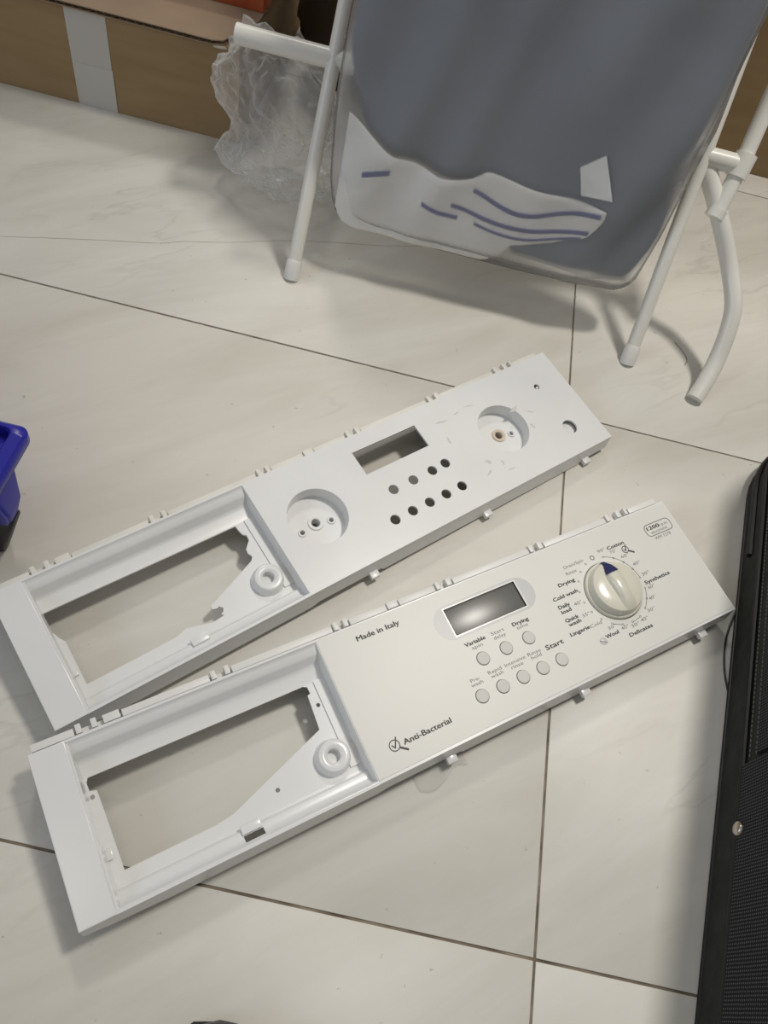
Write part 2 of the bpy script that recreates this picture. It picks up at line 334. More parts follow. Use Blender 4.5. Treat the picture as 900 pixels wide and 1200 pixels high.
# knob
KU, KV = 489.3, 60.3
def kn(o): o.data.transform(Matrix.Translation(tr(KU, KV, 0)) @ Matrix.Diagonal((.001, .001, .001, 1))); return o
knob = kn(lathe('programme_knob', [(27.6, -3.4), (27.6, 2.2), (27.0, 3.2), (25.6, 3.6), (25.2, 4.4), (24.6, 8.6), (23.4, 10.6), (20, 11.8), (12, 12.4), (0, 12.6)], (0, 0, 0), M_knob, pf, 64))
bm = bmesh.new()   # grip: tapers to the pointer, flares to the foot, flanks hollowed
ya = [25.0, 18, 10, 2, -6, -14, -19, -22.6]; hw = [1.1, 4.2, 5.8, 5.4, 5.2, 5.4, 5.8, 6.0]; ht = [9.2, 14.2, 16.6, 17.4, 17.2, 15.8, 13.6, 11.2]
rings = []
for y, h, t in zip(ya, hw, ht):
    rings.append([bm.verts.new((x, y, z)) for x, z in ((-h*1.9-.8, 7.5), (-h*1.15, t*.62+3.2), (-h*.92, t-.9), (-h*.6, t), (h*.6, t), (h*.92, t-.9), (h*1.15, t*.62+3.2), (h*1.9+.8, 7.5))])
for A, B in zip(rings, rings[1:]):
    for k in range(7): bm.faces.new((A[k], A[k+1], B[k+1], B[k]))
    bm.faces.new((A[7], A[0], B[0], B[7]))
bm.faces.new(rings[0]); bm.faces.new(rings[-1][::-1])
kn(from_bm('knob_grip', bm, M_knob, knob, angle=42))
bm = bmesh.new()
P = [(-1.6, 25.6, 9.0), (1.6, 25.6, 9.0), (3.6, 19, 14.6), (5.3, 12.6, 16.9), (-5.3, 12.6, 16.9), (-3.6, 19, 14.6)]
A = [bm.verts.new(p) for p in P]; B = [bm.verts.new((x*1.25, y, z-3.4)) for x, y, z in P]
bm.faces.new(A); bm.faces.new(B[::-1])
for i in range(6): bm.faces.new((A[i], B[i], B[(i+1) % 6], A[(i+1) % 6]))
kn(from_bm('pointer', bm, M_blue, knob))

# printing on the fascia
def text(s, u, v, w, bold, size=None):
    cu = bpy.data.curves.new('t', 'FONT'); cu.body = s; cu.size = 1.0; cu.resolution_u = 2; cu.offset = 0.0
    tmp = bpy.data.objects.new('t', cu); me = bpy.data.meshes.new_from_object(tmp); bpy.data.objects.remove(tmp); bpy.data.curves.remove(cu)
    xs = [p.co.x for p in me.vertices]; x0, x1 = min(xs), max(xs); sy = size or (4.7 if bold else 4.3)
    k = w/(x1-x0)
    me.transform(Matrix.Translation(tr(u, v, FW+.09)) @ Matrix.Diagonal((k/1000, sy/1000, 1, 1)) @ Matrix.Translation((-x0, 0, 0)))
    if bold:                                               # heavier strokes: a second strike, slightly shifted
        bm = bmesh.new(); bm.from_mesh(me)
        for dx, dy in ((.0005, 0), (.00025, .00025)):
            n0 = len(bm.verts); bm.from_mesh(me); bm.verts.ensure_lookup_table()
            for v_ in bm.verts[n0:]: v_.co.x += dx; v_.co.y += dy; v_.co.z += .000003*(1+dx*3000)
        bm.to_mesh(me); bm.free()
    me.name = 'printed_text'; return link('printed_text', me, M_ink if bold else M_inkg, sheet)
TX = [("Drain/Spin", 456.5, 25.6, 21.9, 0), ("Rinse", 455.3, 31.7, 11.5, 0), ("Drying", 441.9, 39, 17.8, 1), ("Cold wash", 429.6, 49, 26.9, 1), ("Daily", 430.3, 57, 12, 1), ("load", 430.6, 61.8, 10.3, 1), ("40°", 446, 59.5, 8.5, 0), ("Quick", 429.5, 69.8, 14.2, 1), ("wash", 430.6, 74.1, 13, 1), ("35°", 447.3, 71.6, 8.1, 0), ("Lingerie", 426.9, 82.4, 20.8, 1), ("Cold", 448.6, 82.8, 12.6, 0), ("Wool", 456.8, 96.6, 14, 1), ("Delicates", 478.8, 103.9, 26.3, 1), ("Synthetics", 523.2, 67.7, 29.9, 1), ("Cotton", 507.9, 24.8, 19.8, 1), ("90°", 497.1, 23.8, 8.6, 0), ("75°", 508.5, 29, 7.6, 0), ("60°", 516.5, 36.9, 8.9, 0), ("40°", 523.2, 47.7, 8.5, 0), ("30°", 526.1, 59.4, 8.1, 0), ("60°", 523.7, 72.6, 7.6, 0), ("40°", 517.6, 82, 7.8, 0), ("30°", 509.2, 91.2, 8.7, 0), ("40°", 497.4, 96.2, 8.5, 0), ("30°", 485.7, 97.4, 9, 0), ("40°", 475.2, 95.6, 8.2, 0), ("30°", 463.4, 90.7, 8.4, 0),
      ("electronic", 561.5, 27, 20, 0), ("WM 1278", 561.5, 33.5, 19.6, 0), ("Variable", 333.8, 54.2, 20.1, 1), ("spin", 338.6, 58.3, 10.4, 0), ("Start", 360.3, 54, 13.2, 0), ("delay", 360.7, 58.2, 12.2, 0), ("Drying", 382.2, 54.3, 16.5, 1), ("time", 384.5, 58.2, 11.4, 0), ("Pre-", 323.5, 82.4, 8.9, 0), ("wash", 322.1, 86, 11.4, 0), ("Rapid", 340.9, 82.3, 13, 0), ("wash", 341.6, 86, 12.3, 0), ("Intensive", 357.5, 82.4, 20.7, 0), ("rinse", 361.8, 86.2, 12, 0), ("Rinse", 381.1, 82.4, 13.2, 0), ("hold", 382.7, 86, 10.4, 0)]
for s, u, v, w, b_ in TX: text(s, u, v, w, b_)
text('Start', 399.3, 84.2, 18.2, 1, 6.0); text('Made in Italy', 251.5, 14.8, 39.1, 1, 6.2); text('Anti-Bacterial', 249.9, 103.6, 43, 1, 6.2); text('1200', 559, 22.6, 15, 1, 5.2); text('r.p.m.', 574.6, 22.6, 10.4, 0, 4.6)
def print_tube(name, pts, wd, m=M_ink):
    bm = bmesh.new(); P = [Vector(p) for p in pts]
    for a, b in zip(P, P[1:]):
        d = (b-a).normalized(); n = Vector((-d.y, d.x))*wd/2; e = d*wd*.25
        bm.faces.new([bm.verts.new(tr(q.x, q.y, FW+.09)) for q in (a-e-n, b+e-n, b+e+n, a-e+n)])
    return from_bm(name, bm, m, sheet)
DC = (489.2, 60.0); DR = 32.9
def pol(deg, r=DR): return (DC[0]+r*math.sin(math.radians(deg)), DC[1]-r*math.cos(math.radians(deg)))
plate('printed_dot', circ(*pol(-1, 34.4), 2.3, 20), [circ(*pol(-1, 34.4), 1.6, 20)], FW+.06, .05, M_ink, sheet)
for k in range(1, 20):
    p = pol(k*18); plate('printed_dot', circ(*p, 1.05, 12), [circ(*p, .6, 12)], FW+.06, .05, M_inkg, sheet)
for a0, a1 in ((18, 90), (108, 144), (162, 180), (198, 216)):
    print_tube('printed_arc', [pol(a) for a in range(a0+2, a1-1, 2)], .5, M_inkg)
def lens_icon(u, v, r):
    plate('printed_icon', circ(u, v, r, 28), [circ(u, v, r-.8, 28)], FW+.06, .05, M_ink, sheet)
    print_tube('printed_icon', [(u+r*.75, v+r*.65), (u+r*1.9, v+r*1.5)], 1.7)
    print_tube('printed_icon', [(u-r*.45, v-r*.15), (u-r*.05, v+r*.4), (u+r*.75, v-r*1.2)], 1.0)
lens_icon(242.6, 100.8, 4.6); lens_icon(525.3, 30.3, 3.7)
plate('printed_icon', circ(452.6, 97.3, 3.6, 24), [circ(452.2, 96.6, 1.7, 16)], FW+.06, .05, M_silver, sheet)
print_tube('printed_icon', [(449.6, 96), (455.6, 99.4)], .8, M_inkg)
b0 = stadium(556.2, 16.4, 588.2, 29.2, 4.6); b1 = stadium(557, 17.2, 587.4, 28.4, 3.9)
plate('printed_badge', b0, [b1], FW+.06, .05, M_inkg, sheet)

# ------------------------------------------------------------------ folding rack of painted tube
rk = empty('folding_rack', (.06, .78, 0)); tag(rk, 'cream painted tubular steel folding rack with splayed legs and bent foot', 'rack')
inv = Matrix.Translation((-.06, -.78, 0))
def rkp(*a, **k):
    o = tube(*a, **k); o.data.transform(inv); return o
LEAN = Vector((.015, .673, 1.0))
for x in (-.14, .269):
    f = Vector((x, .7065, 0))
    leg = rkp('leg', [f+LEAN*t for t in (.004, .2, .4, .62)], .0078, M_tube, rk)
    rkp('foot_cap', [f+LEAN*t for t in (-.001, .003, .016, .018)], [.0086, .0092, .0092, .0084], M_cap, leg)
rkp('crossbar', [(-.242, .838, .190), (.316, .838, .190)], .0105, M_tube, rk, seg=18)
rkp('bar_cap', [(-.2440, .838, .190), (-.2385, .838, .190)], .0107, M_cap, rk, seg=18)
rkp('bent_foot', smooth_path([(.349, .671, .003), (.357, .690, .015), (.3635, .712, .032), (.3645, .734, .058), (.360, .755, .081), (.342, .786, .108), (.3115, .809, .146), (.279, .838, .182)], 5), .0098, M_tube, rk, seg=16)
st = rkp('rear_leg', [(.3065, .806, .148), (.3145, .838, .190), (.318, .872, .2405), (.335, 1.10, .60)], .0088, M_tube, rk, seg=16)
rkp('collar', [(.3125, .831, .180), (.316, .8445, .200)], .0118, M_tube, st, seg=16)
rkp('collar', [(.305, .804, .145), (.3072, .8095, .1525)], .0108, M_tube, st, seg=16)
rkp('top_rail', [(-.145, 1.118, .615), (.34, 1.118, .615)], .009, M_tube, rk)

# ------------------------------------------------------------------ plastic bag hanging in the rack, cloths inside
def bag_y(z): return .757+.2*z+(3.1*(z-.35)**2 if z > .35 else 0)
def interp(tab, t):
    if t <= tab[0][0]: return tab[0][1]
    for (a, b), (c, d) in zip(tab, tab[1:]):
        if t <= c: return b+(d-b)*(t-a)/(c-a)
    return tab[-1][1]
XL = [(.05, -.080), (.056, -.096), (.066, -.109), (.085, -.115), (.106, -.119), (.19, -.1235), (.24, -.122), (.34, -.117), (.62, -.10)]
XR = [(.05, .215), (.053, .233), (.062, .243), (.073, .2475), (.128, .2535), (.19, .2565), (.24, .259), (.29, .2535), (.34, .254), (.62, .24)]
def frosted():
    m = mat('frosted_plastic', (.76, .76, .76), .34, .5); nt = m.node_tree; b = nt.nodes['Principled BSDF']; out = nt.nodes['Material Output']
    t = N(m, 'ShaderNodeBsdfTransparent'); r = N(m, 'ShaderNodeBsdfRefraction'); r.inputs['Roughness'].default_value = .42; r.inputs['IOR'].default_value = 1.22
    m1 = N(m, 'ShaderNodeMixShader'); m1.inputs[0].default_value = .62; L(m, t.outputs[0], m1.inputs[1]); L(m, r.outputs[0], m1.inputs[2])
    m2 = N(m, 'ShaderNodeMixShader'); m2.inputs[0].default_value = .17; L(m, m1.outputs[0], m2.inputs[1]); L(m, b.outputs[0], m2.inputs[2])
    L(m, m2.outputs[0], out.inputs[0]); return m
M_bag = frosted()
def gfold(x, z):
    q = x-.30*z; k = max(0, min(1, (z-.052)/.09))
    return k*(.0055*math.sin(74*q+2.6*noise.noise((x*6, z*4, 4)))+.0035*math.sin(31*q+1)+.004*noise.noise((x*11, z*7, 9)))
bm = bmesh.new(); SEG = 96; rings = []
zs = [.0495, .0505, .053, .058, .066, .076, .088]+[.10+.0125*i for i in range(42)]
for z in zs:
    xl, xr = interp(XL, z), interp(XR, z); cx, hx = (xl+xr)/2, (xr-xl)/2
    e = min(1, .10+max(0, (z-.0495))/.03)**.6; ring = []
    if z > .5: e *= max(.35, 1-(z-.5)*5)
    for k in range(SEG):
        a = 2*math.pi*k/SEG; c, s_ = math.cos(a), math.sin(a)
        x = cx+hx*math.copysign(abs(c)**.45, c); y = (.031 if s_ < 0 else .020)*e*math.copysign(abs(s_)**.6, s_)
        if s_ < 0: y += (gfold(x, z)+.0012*noise.noise((x*60, z*40, 2)))*abs(s_)**.6
        zz = z+(.003*noise.noise((x*16, 3.3, 0)) if z < .1 else 0)
        ring.append(bm.verts.new((x-.06, bag_y(z)+y-.78, zz)))
    rings.append(ring)
for A, B in zip(rings, rings[1:]):
    for k in range(SEG): bm.faces.new((A[k], A[(k+1) % SEG], B[(k+1) % SEG], B[k]))
bm.faces.new(rings[0][::-1])
bag = from_bm('plastic_bag', bm, M_bag, None, smooth=True); bag.location = (.06, .78, 0)
tag(bag, 'large frosted plastic bag hanging in the tubular rack, holding grey and striped cloth', 'bag')

def cloth(name, low, high, xs, yoff, th, m, fold):
    """a folded cloth slab: columns over x, rows from low(x) to high(x)"""
    bm = bmesh.new(); F = []; Bk = []; R = 34
    for i, x in enumerate(xs):
        l, h = low(x), high(x); F.append([]); Bk.append([])
        for j in range(R+1):
            z = l+(h-l)*j/R; e = min(1, min(j, R-j)/2.5, min(i, len(xs)-1-i)/2.5); e = math.sqrt(e)
            y = bag_y(z)+yoff
            F[-1].append(bm.verts.new((x, y-th*(.15+.85*e)/2+fold(x, z), z))); Bk[-1].append(bm.verts.new((x, y+th*(.15+.85*e)/2+(fold(x, z) if th < .01 else 0), z)))
    n = len(xs)
    for i in range(n-1):
        for j in range(R):
            bm.faces.new((F[i][j], F[i+1][j], F[i+1][j+1], F[i][j+1])); bm.faces.new((Bk[i][j], Bk[i][j+1], Bk[i+1][j+1], Bk[i+1][j]))
    for i in range(n-1):
        bm.faces.new((F[i][0], Bk[i][0], Bk[i+1][0], F[i+1][0])); bm.faces.new((F[i][R], F[i+1][R], Bk[i+1][R], Bk[i][R]))
    for j in range(R):
        bm.faces.new((F[0][j], F[0][j+1], Bk[0][j+1], Bk[0][j])); bm.faces.new((F[-1][j], Bk[-1][j], Bk[-1][j+1], F[-1][j+1]))
    return from_bm(name, bm, m, None, smooth=True)
M_grey = mottled('blue_grey_cloth', (.135, .155, .195), (.165, .19, .235), 9, .8, bump=.3, bscale=600)
lowtab = [(-.1175, .23), (-.1, .18), (-.087, .155), (-.046, .138), (.023, .130), (.06, .118), (.088, .092), (.1, .066), (.2, .061), (.235, .068), (.244, .085), (.2515, .125)]
garment = cloth('folded_cloth', lambda x: interp(lowtab, x), lambda x: .60, [-.1175+.369*i/70 for i in range(71)], -.006, .022, M_grey, gfold)
tag(garment, 'blue grey cloth inside the frosted bag, filling its upper part', 'cloth')
def centre(o):
    c = Vector((sum(v.co.x for v in o.data.vertices), sum(v.co.y for v in o.data.vertices), 0))/len(o.data.vertices); c.z = min(v.co.z for v in o.data.vertices)
    o.data.transform(Matrix.Translation(-c)); o.location = c
M_wcloth = mottled('white_cloth', (.72, .70, .66), (.82, .81, .79), 20, .85)
hi = [(-.108, .175), (-.083, .160), (-.05, .146), (.0, .137), (.035, .140), (.05, .150), (.08, .150), (.135, .146), (.183, .146)]
lo = [(-.108, .082), (-.098, .066), (-.083, .060), (.0, .058), (.07, .060), (.086, .068), (.096, .084), (.14, .097), (.172, .113), (.183, .136)]
def wf(x, z): return gfold(x, z)+.0006*math.sin(90*x)
towel = cloth('striped_cloth', lambda x: interp(lo, x), lambda x: interp(hi, x), [-.106+.289*i/60 for i in range(61)], -.0215, .005, M_wcloth, wf)
tag(towel, 'white cloth with thin blue stripes at the bottom of the frosted bag', 'cloth')
M_stripe = mat('blue_stripe', (.10, .11, .26), .8)
for pts, hw_ in (([(-.081, .122), (-.066, .128), (-.052, .131)], .0028), ([(-.012, .107), (.010, .1005), (.030, .098)], .0022), ([(.040, .130), (.075, .1225), (.103, .122), (.140, .131), (.178, .1405)], .0024), ([(.020, .111), (.06, .105), (.109, .106), (.145, .112), (.172, .120)], .0022), ([(.05, .097), (.080, .0945), (.112, .096), (.145, .104), (.166, .112)], .0013)):
    pp = smooth_path([(x, 0, z) for x, z in pts], 8); bm = bmesh.new(); rows = []
    for p in pp:
        y = bag_y(p.z)-.0215-.0025+wf(p.x, p.z)-.0009
        rows.append([bm.verts.new((p.x, y+dy, p.z+dz)) for dy, dz in ((0, -hw_), (0, hw_), (.004, hw_), (.004, -hw_))])
    for A, B in zip(rows, rows[1:]):
        for k in range(4): bm.faces.new((A[k], A[(k+1) % 4], B[(k+1) % 4], B[k]))
    bm.faces.new(rows[0]); bm.faces.new(rows[-1][::-1])
    from_bm('stripe', bm, M_stripe, towel)
bm = bmesh.new()
add_prism(bm, [(.141, .178), (.1625, .195), (.184, .158), (.152, .152)], -.0215, -.0195, lambda x, z, d: (x, bag_y(z)+gfold(x, z)+d, z))
tg = from_bm('white_tag', bm, mat('paper_tag', (.86, .86, .86), .6), garment)
for o in (garment, towel):
    c = Vector((.06, .79, .0)); o.data.transform(Matrix.Translation(-c)); o.location = c
    for ch in o.children: ch.data.transform(Matrix.Translation(-c))

# ------------------------------------------------------------------ clear crumpled plastic wrap between box and rack
def wrap_mat():
    m = mat('clear_film', (.86, .86, .85), .16, .6); b = m.node_tree.nodes['Principled BSDF']
    lw = N(m, 'ShaderNodeLayerWeight'); lw.inputs[0].default_value = .35
    mr = N(m, 'ShaderNodeMapRange'); mr.inputs[3].default_value = .15; mr.inputs[4].default_value = .62; L(m, lw.outputs['Facing'], mr.inputs[0])
    L(m, mr.outputs[0], b.inputs['Alpha'])
    return m
M_film = wrap_mat()
def crumple(name, c, s, seed, fn=None, sub=5):
    bm = bmesh.new(); bmesh.ops.create_icosphere(bm, subdivisions=sub, radius=1)
    for v in bm.verts:
        p = v.co.copy(); q = p*1.7+Vector((seed, seed*2, 0))
        cr = noise.cell_vector(p*3.1+Vector((seed, 0, 0)))
        vd = noise.voronoi(q*2.3)[0]; ve = noise.voronoi(q*4.2)[0]
        d = 1+.18*noise.noise(q)+.15*min(vd[1]-vd[0], .8)+.035*min(ve[1]-ve[0], .8)-.10*abs(noise.noise(q*2.6))
        p = Vector((p.x*s[0], p.y*s[1], p.z*s[2]))*d
        if fn: p = fn(p)
        v.co = p
    bm2 = bm; zmin = min(v.co.z for v in bm.verts)
    for v in bm.verts: v.co.z = max(v.co.z-zmin-.004, 0.0006+.001*noise.noise(v.co*90))
    o = from_bm(name, bm2, M_film); o.location = c; return o
def waist(p):
    # wide foot, waist, fuller top
    t = p.z/.09; k = 1.0-.22*math.exp(-((t+.2)/.28)**2)+(.35*min(1, max(0, -t-.35)/.4))
    return Vector((p.x*k-.02*t*(t > 0), p.y*k, p.z))
film = crumple('clear_wrap', (-.193, .866, 0), (.078, .050, .090), 3.1, waist)
tag(film, 'crumpled clear plastic wrap heaped between the cardboard box and the rack', 'plastic wrap')

# ------------------------------------------------------------------ cardboard box with open flap
bx = empty('cardboard_box', (-.60, 1.10, 0)); tag(bx, 'brown cardboard box with a pale tape strip and cut top flap', 'box')
def bxp(o): o.data.transform(Matrix.Translation((.60, -1.10, 0))); return o
X0, X1, Y0, Y1, HB, TH = -1.02, -.269, .9365, 1.33, .1215, .004
bxp(box('front_side', (X0, Y0, 0), (X1, Y0+TH, HB), M_card, bx)); bxp(box('back_side', (X0, Y1-TH, 0), (X1, Y1, HB), M_card, bx))
bxp(box('end_side', (X0, Y0+TH, 0), (X0+TH, Y1-TH, HB), M_card, bx)); bxp(box('end_side', (X1-TH, Y0+TH, 0), (X1, Y1-TH, HB), M_card, bx))
bxp(box('bottom', (X0+TH, Y0+TH, 0), (X1-TH, Y1-TH, TH), M_card, bx))
bm = bmesh.new(); bm.faces.ensure_lookup_table()
out = [(X0, .929), (-.300, .931), (-.288, .936), (-.262, 1.0), (-.262, 1.035), (X0, 1.04)]
add_prism(bm, out, .1268, .1280, lambda x, y, z: (x, y, z)); add_prism(bm, out, .1218, .1230, lambda x, y, z: (x, y, z))
fl = bxp(from_bm('top_flap', bm, M_cardtop, bx))
bm = bmesh.new()
n = 150; pr = None                                        # fluting along the cut front edge
for i in range(n+1):
    x = X0+(-.300-X0)*i/n; y = .9292+(.9308-.9292)*i/n; z = .1230 if i % 2 else .1268
    cur = [bm.verts.new((x, y, z)), bm.verts.new((x, y+.05, z))]
    if pr: bm.faces.new((pr[0], pr[1], cur[1], cur[0]))
    pr = cur
pr = None
for i in range(21):
    t = i/20; x = -.288+(.026)*t-.0008; y = .936+.064*t; z = .1230 if i % 2 else .1268
    cur = [bm.verts.new((x, y, z)), bm.verts.new((x-.05, y, z))]
    if pr: bm.faces.new((pr[0], pr[1], cur[1], cur[0]))
    pr = cur
bxp(from_bm('fluting', bm, M_flute, fl))
bxp(tube('curled_lip', smooth_path([(-.300, .934, .1205), (-.288, .937, .1190), (-.276, .945, .1200), (-.270, .955, .1225)], 5), .0022, mat('torn_card', (.58, .52, .44), .8), bx, 8))
tp = bxp(box('tape_strip', (-.4845, Y0-.0006, .0), (-.4335, Y0+.0002, HB), M_tape, bx))
bxp(box('tape_strip', (-.4805, Y0-.0010, 0), (-.4325, Y0-.0003, .055), M_tape, bx))
pk = box('orange_package', (-.60, 1.02, .1278), (-.262, 1.16, .185), M_orange, None, .003); tag(pk, 'orange red printed package lying on the cardboard box flap', 'package')
box('package_edge', (-.2620, 1.03, .130), (-.2595, 1.15, .182), M_orange, pk)

# second box behind the rack
b2 = empty('carton', (.60, 1.35, 0)); tag(b2, 'tall brown carton standing behind the tubular rack', 'box')
def b2p(o): o.data.transform(Matrix.Translation((-.60, -1.35, 0))); return o
b2p(box('carton_body', (.02, 1.190, 0), (1.15, 1.55, .52), M_card, b2, .002))
b2p(box('carton_flap', (.02, 1.186, .40), (1.15, 1.190, .52), M_card, b2)); b2p(box('carton_tape', (.60, 1.1885, 0), (.65, 1.1902, .40), M_tape, b2))
# dark plastic sack between the boxes
M_sack = mat('dark_brown_film', (.045, .032, .022), .3)
bm = bmesh.new(); bmesh.ops.create_icosphere(bm, subdivisions=5, radius=1)
for v in bm.verts:
    p = v.co; d = 1+.16*noise.noise(p*2.2)+.10*abs(noise.noise(p*5.5)); p = Vector((p.x*.125*d, p.y*.10*d, p.z*.15*d+.135)); p.z = max(p.z, .0005*noise.noise(p*30)+.0006); v.co = p
sack = from_bm('dark_sack', bm, M_sack, None, smooth=True); sack.location = (-.115, 1.16, 0); tag(sack, 'dark brown glossy sack slumped between the boxes behind the rack', 'sack')

# ------------------------------------------------------------------ dark fabric suitcase
def weave(name, c1, c2, sx, sy):
    m = mat(name, c1, .85, .3); b = m.node_tree.nodes['Principled BSDF']; tc = N(m, 'ShaderNodeTexCoord'); mp = N(m, 'ShaderNodeMapping'); L(m, tc.outputs['UV'], mp.inputs[0])
    a = N(m, 'ShaderNodeTexWave', bands_direction='X'); a.inputs['Scale'].default_value = sx; c = N(m, 'ShaderNodeTexWave', bands_direction='Y'); c.inputs['Scale'].default_value = sy
    L(m, mp.outputs[0], a.inputs[0]); L(m, mp.outputs[0], c.inputs[0])
    for t in (a, c): t.inputs['Distortion'].default_value = .6; t.inputs['Detail'].default_value = 1
    ml = N(m, 'ShaderNodeMath', operation='MULTIPLY'); L(m, a.outputs['Fac'], ml.inputs[0]); L(m, c.outputs['Fac'], ml.inputs[1])
    cr = N(m, 'ShaderNodeValToRGB'); e = cr.color_ramp.elements; e[0].position = .35; e[0].color = (*c1, 1); e[1].position = .8; e[1].color = (*c2, 1)
    L(m, ml.outputs[0], cr.inputs[0]); L(m, cr.outputs[0], b.inputs['Base Color'])
    bp = N(m, 'ShaderNodeBump'); bp.inputs['Strength'].default_value = .5; bp.inputs['Distance'].default_value = .0005; L(m, ml.outputs[0], bp.inputs['Height']); L(m, bp.outputs[0], b.inputs['Normal'])
    return m
M_fab = mottled('charcoal_cloth', (.034, .036, .031), (.046, .048, .042), 60, .9, spec=.2, bump=.4, bscale=900)
M_weave = weave('woven_charcoal', (.010, .010, .012), (.13, .13, .135), 125, 125)
M_pipe = mat('black_piping', (.008, .008, .009), .45)
M_stitch = mat('grey_thread', (.14, .14, .13), .8)
sd = Vector((.164, .9865, 0)); sn = Vector((.9865, -.164, 0))     # along its side, and into it
SC = Vector((.3205, .05, 0))
def sp(s, d, z): return SC+sd*s+sn*d+Vector((0, 0, z))
case = empty('suitcase', tuple(sp(.15, .2, 0))); tag(case, 'dark charcoal fabric suitcase lying flat with a metal rivet and black piping', 'suitcase')
cinv = Matrix.Translation(-Vector(case.location))
def cp(o): o.data.transform(cinv); return o
def case_outline(off=0., s0=-.32, s1=.60, wd=.42, r=.10, n=10):
    pts = []
    for cx, cy, a0 in ((s0+r, r, 180), (s1-r, r, 270), (s1-r, wd-r, 0), (s0+r, wd-r, 90)):
        for k in range(n+1):
            a = math.radians(a0+90*k/n); pts.append((cx+(r-off)*math.cos(a), cy+(r-off)*math.sin(a)))
    # subdivide long edges
    out = []
    for (a, b), (c, d) in zip(pts, pts[1:]+pts[:1]):
        k = max(1, int(math.hypot(c-a, d-b)/.03))
        out += [(a+(c-a)*i/k, b+(d-b)*i/k) for i in range(k)]
    return out
def shell(name, rows, m, cap=True, lo=None, hi=None):
    bm = bmesh.new(); uv = bm.loops.layers.uv.new('UVMap'); R = []
    for off, z in rows:
        R.append([bm.verts.new(sp(s, d, z)) for s, d in case_outline(off)])
    ln = [0]
    ol = case_outline(0)
    for a, b in zip(ol, ol[1:]+ol[:1]): ln.append(ln[-1]+math.hypot(a[0]-b[0], a[1]-b[1]))
    zz = [0]
    for (o1, z1), (o2, z2) in zip(rows, rows[1:]): zz.append(zz[-1]+math.hypot(o2-o1, z2-z1))
    n = len(R[0])
    for i in range(len(R)-1):
        for k in range(n):
            f = bm.faces.new((R[i][k], R[i][(k+1) % n], R[i+1][(k+1) % n], R[i+1][k]))
            for lp, (uu, vv) in zip(f.loops, ((ln[k], zz[i]), (ln[k+1], zz[i]), (ln[k+1], zz[i+1]), (ln[k], zz[i+1]))): lp[uv].uv = (uu, vv)
    if cap:
        bm.faces.new(R[0][::-1]); bm.faces.new(R[-1])
    o = from_bm(name, bm, m, case, angle=50); return cp(o)
shell('base_side', [(.006, 0), (0, .006), (0, .036), (.002, .040)], M_fab)
shell('upper_side', [(.003, .040), (.0, .046), (0, .17), (.006, .20), (.03, .22)], M_fab)
def piping(z, off, r, nm='piping', m=M_pipe, sub=None):
    ol = case_outline(off); P = [sp(s, d, z) for s, d in ol]; P.append(P[0]); cp(tube(nm, P, r, m, case, 8))
piping(.0405, -.001, .0026); piping(.0035, .0005, .0018); piping(.2, .002, .004)
# woven pocket panel on the near part of the side
def side_panel(name, s0, s1, z0, z1, d0, m, bev=.002):
    bm = bmesh.new(); uv = bm.loops.layers.uv.new('UVMap'); vs = []
    for s in (s0, s0+bev, s1-bev, s1):
        vs.append([bm.verts.new(sp(s, (d0 if s0 < s < s1 else .001) if z0 < z < z1 else .001, z)) for z in (z0, z0+bev, (z0+z1)/2, z1-bev, z1)])
    for i in range(3):
        for j in range(4):
            f = bm.faces.new((vs[i][j], vs[i+1][j], vs[i+1][j+1], vs[i][j+1]))
            for lp in f.loops:
                q = lp.vert.co-SC; lp[uv].uv = (q.dot(sd), q.z)
    return cp(from_bm(name, bm, m, case))
side_panel('woven_pocket', -.22, .185, .0425, .165, -.004, M_weave)
side_panel('woven_trim', .187, .44, .062, .165, -.003, M_weave)
for s0, s1, z, n in ((.19, .46, .049, 62), (.19, .46, .0585, 62)):
    bm = bmesh.new()
    for i in range(n):
        a = s0+(s1-s0)*i/n; b = a+(s1-s0)/n*.6
        add_tube(bm, [sp(a, -.0006, z), sp(b, -.0006, z)], .0006, 6)
    o = cp(from_bm('stitching', bm, M_stitch, case)); o['kind'] = 'stuff'
bm = bmesh.new(); add_lathe(bm, [(0, .0035), (.0025, .0034), (.0048, .0026), (.0058, .0010), (.0058, -.002)], seg=28)
M_rivet = mat('steel_rivet', (.55, .50, .44), .3, metal=1.)
rv = from_bm('rivet', bm, M_rivet, case, angle=40)
q = (-sn).to_track_quat('Z', 'Y').to_matrix().to_4x4(); rv.data.transform(cinv @ Matrix.Translation(sp(.131, -.004, .0475)) @ q)
piping(.2195, .034, .0022, 'zip_line')
ol = case_outline(.075); P = [sp(x_, d, .2205) for x_, d in ol]; P.append(P[0]); cp(tube('pocket_seam', P, .0028, M_pipe, case, 8))
cp(tube('carry_handle', smooth_path([sp(.04, .21, .218), sp(.05, .21, .235), sp(.08, .21, .245), sp(.17, .21, .245), sp(.20, .21, .235), sp(.21, .21, .218)], 5), .008, M_pipe, case, 10))
cp(tube('corner_guard', smooth_path([sp(s, d, .022) for s, d in case_outline(-.0012) if s > .38 and d < .2], 2), .0036, M_pipe, case, 8))
cp(tube('loose_cord', smooth_path([(.379, .402, .004), (.370, .378, .0012), (.3645, .355, .001), (.3632, .331, .001), (.3665, .308, .0015), (.371, .300, .004)], 6), .0009, M_pipe, case, 6))

